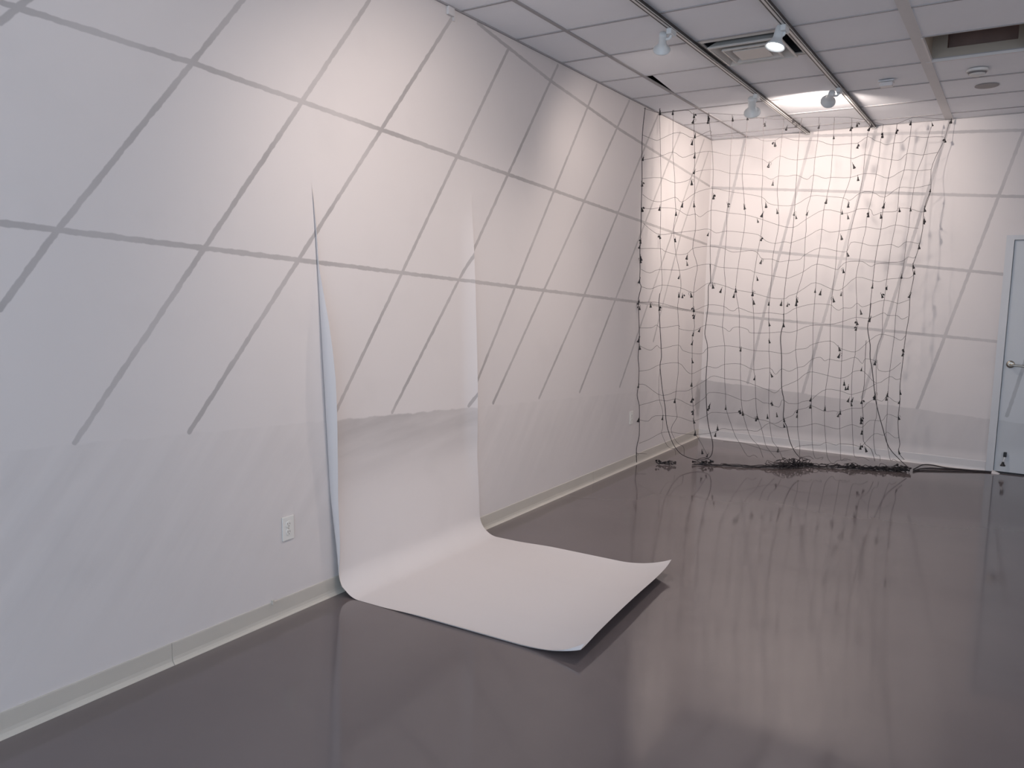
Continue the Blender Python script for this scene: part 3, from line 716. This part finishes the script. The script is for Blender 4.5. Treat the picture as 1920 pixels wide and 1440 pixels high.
for n_, i in enumerate(order):
    rot = (rnd.uniform(-.35, .35), rnd.uniform(-.35, .35), rnd.uniform(0, 6.28)); v = rnd.choice((0, 0, 1, 2)); sc = rnd.uniform(.7, 1.0)
    if spots[i].z < .07: spots[i].z = .07
    if n_ < 100:
        place_socket(spots[i] + Vector((0, 0, .01)), net_root, rot, v, sc)
    else:
        tmp = B(); tmp.from_mesh(sock_mesh[v])
        Mt = Matrix.Translation(spots[i] + Vector((0, 0, .01))) @ Euler(rot).to_matrix().to_4x4() @ Matrix.Scale(sc, 4)
        bmesh.ops.transform(tmp, matrix=Mt, verts=tmp.verts)
        me = bpy.data.meshes.new('tmp'); tmp.to_mesh(me); tmp.free(); rest.from_mesh(me); bpy.data.meshes.remove(me)
tag(obj('socket', rest, M_sock, net_root), kind='stuff')

# ---------------------------------------------------------------- heap of net and cords on the floor under it
heap = empty('cord_heap', (1.3, -.9, 0), 'tangled heap of black light cords on the floor under the net', 'cord heap')
HV = [Vector((*q, 0)) for q in HEAP]
def along(f):
    f = min(max(f, 0), .985) * (len(HV) - 1); i = min(int(f), len(HV) - 2); return HV[i].lerp(HV[i + 1], f - i)
def strand(f0, f1, n, spread, zmax, r_):
    pts = []
    for k in range(n):
        p = along(f0 + (f1 - f0) * k / (n - 1))
        pts.append((max(p.x + rnd.uniform(-spread, spread), .03), min(p.y + rnd.uniform(-spread, spread), -.06), r_ + .001 + rnd.uniform(0, zmax)))
    bm = B(); tube(bm, pts, r_, 6, 4)
    obj('tangled_cord', bm, M_cord, heap, smooth=True)
strand(.0, .055, 9, .016, .018, .005); strand(.06, .13, 9, .014, .016, .005); strand(.0, .13, 14, .016, .012, .003)
for _ in range(3): strand(.20, rnd.uniform(.9, 1.), 26, .014, .010, .0034)
for _ in range(2): strand(.29, rnd.uniform(.9, 1.), 34, .026, .022, .0036)
for _ in range(2): strand(.26, .48, 12, .030, .020, .0030)
for _ in range(5): strand(.48 + rnd.uniform(-.02, .02), .60, 18, .055, .085, .0030)
for _ in range(3): strand(.44, .72, 22, .040, .040, .0030)
for _ in range(5): strand(rnd.uniform(.64, .74), rnd.uniform(.92, 1.), 24, .036, .034, .0032)
for _ in range(4): strand(rnd.uniform(.80, .88), rnd.uniform(.95, 1.), 18, .050, .046, .0030)
bm = B(); tube(bm, [(x, y, .006 + .006 * i) for i, (x, y) in enumerate(LOOP)], .0036, 7, 5); obj('tangled_cord', bm, M_cord, heap, smooth=True)
for k in range(9):
    p = along(.46 + .055 * k + rnd.uniform(-.02, .02)); dx, dy, hgt = rnd.uniform(-.16, .16), rnd.uniform(.05, .16), rnd.uniform(.015, .06)
    bm = B()
    tube(bm, [(p.x, p.y, .01), (p.x + dx * .25, min(p.y + dy * .3, -.06), hgt * .8), (p.x + dx * .8, min(p.y + dy * .6, -.06), hgt), (p.x + dx, min(p.y + dy, -.06), .005)], .0020, 6, 4)
    obj('tangled_cord', bm, M_cord, heap, smooth=True)
for k in range(64):
    c, wd = rnd.choice(((.53, .05), (.57, .05), (.92, .08), (.82, .08), (.88, .1), (.07, .08), (.24, .03), (.45, .12), (.7, .3)))
    p = along(c + rnd.uniform(-wd, wd))
    place_socket(Vector((max(p.x + rnd.uniform(-.03, .03), .06), min(p.y + rnd.uniform(-.03, .03), -.08), rnd.uniform(.016, .048))), heap,
                 (rnd.choice((-1, 1)) * rnd.uniform(1.35, 1.75), rnd.uniform(-.5, .5), rnd.uniform(0, 6.28)), rnd.choice((0, 0, 0, 2)), rnd.uniform(.7, .95))
ext = empty('extension_cord', (2.3, -.2, 0), 'black extension cords running along the end wall from the heap to the door frame', 'cord')
for k in range(3):
    if k == 0: pts = [(2.205, -.40, .012), (2.225, -.30, .014)] + [(x, min(y, -.032), z) for (x, y), z in zip(EXT[2:], (.018, .014, .008, .006, .006, .006))]
    elif k == 1: pts = [(2.210, -.46, .010), (2.25, -.40, .006)] + [(x, min(y, -.046), .006) for x, y in EXT2[1:]]
    else: pts = [(2.215, -.43, .010), (2.27, -.29, .008), (2.40, -.18, .006), (2.58, -.10, .006), (2.74, -.064, .006), (2.825, -.062, .006)]
    bm = B(); tube(bm, pts, .0055, 8, 4)
    obj('cord', bm, M_cord, ext, smooth=True)

# ---------------------------------------------------------------- daylight through the window, camera, view
ld = bpy.data.lights.new('window_daylight', 'AREA'); ld.shape = 'RECTANGLE'; ld.size = WX1 - WX0 - .1; ld.size_y = WZ1 - WZ0 - .1
ld.energy = DAY[0]; ld.color = DAY[1]
lo = bpy.data.objects.new('window_daylight', ld); COL.objects.link(lo)
lo.location = ((WX0 + WX1) / 2, FRONT_Y - .02, (WZ0 + WZ1) / 2); lo.rotation_euler = (math.radians(90 - 0), 0, 0)
lo.rotation_euler = Vector((0, 1, .03)).to_track_quat('-Z', 'Y').to_euler()

w = bpy.data.worlds.new('world'); w.use_nodes = True
w.node_tree.nodes['Background'].inputs['Color'].default_value = (.55, .65, .8, 1)
w.node_tree.nodes['Background'].inputs['Strength'].default_value = .05
bpy.context.scene.world = w

f_px, yaw, pitch, roll, cx, cy, cz = CAM
fw = Vector((math.sin(yaw) * math.cos(pitch), math.cos(yaw) * math.cos(pitch), math.sin(pitch)))
rt = Vector((math.cos(yaw), -math.sin(yaw), 0)); up = rt.cross(fw)
r2 = rt * math.cos(roll) + up * math.sin(roll); u2 = -rt * math.sin(roll) + up * math.cos(roll)
cd = bpy.data.cameras.new('camera'); cd.sensor_fit = 'HORIZONTAL'; cd.sensor_width = 36; cd.lens = 36 * f_px / 1920; cd.clip_start = .05
co = bpy.data.objects.new('camera', cd); COL.objects.link(co)
Mc = Matrix(((r2.x, u2.x, -fw.x, cx), (r2.y, u2.y, -fw.y, cy), (r2.z, u2.z, -fw.z, cz), (0, 0, 0, 1)))
co.matrix_world = Mc
sc = bpy.context.scene
sc.camera = co
vs_ = sc.view_settings
vs_.view_transform = 'Standard'; vs_.look = 'None'; vs_.gamma = 1; vs_.use_curve_mapping = False; vs_.exposure = EXPOSURE
sc.cycles.use_denoising = True
sc.cycles.max_bounces = 8
sc.cycles.diffuse_bounces = 5
sc.cycles.caustics_reflective = False; sc.cycles.caustics_refractive = False
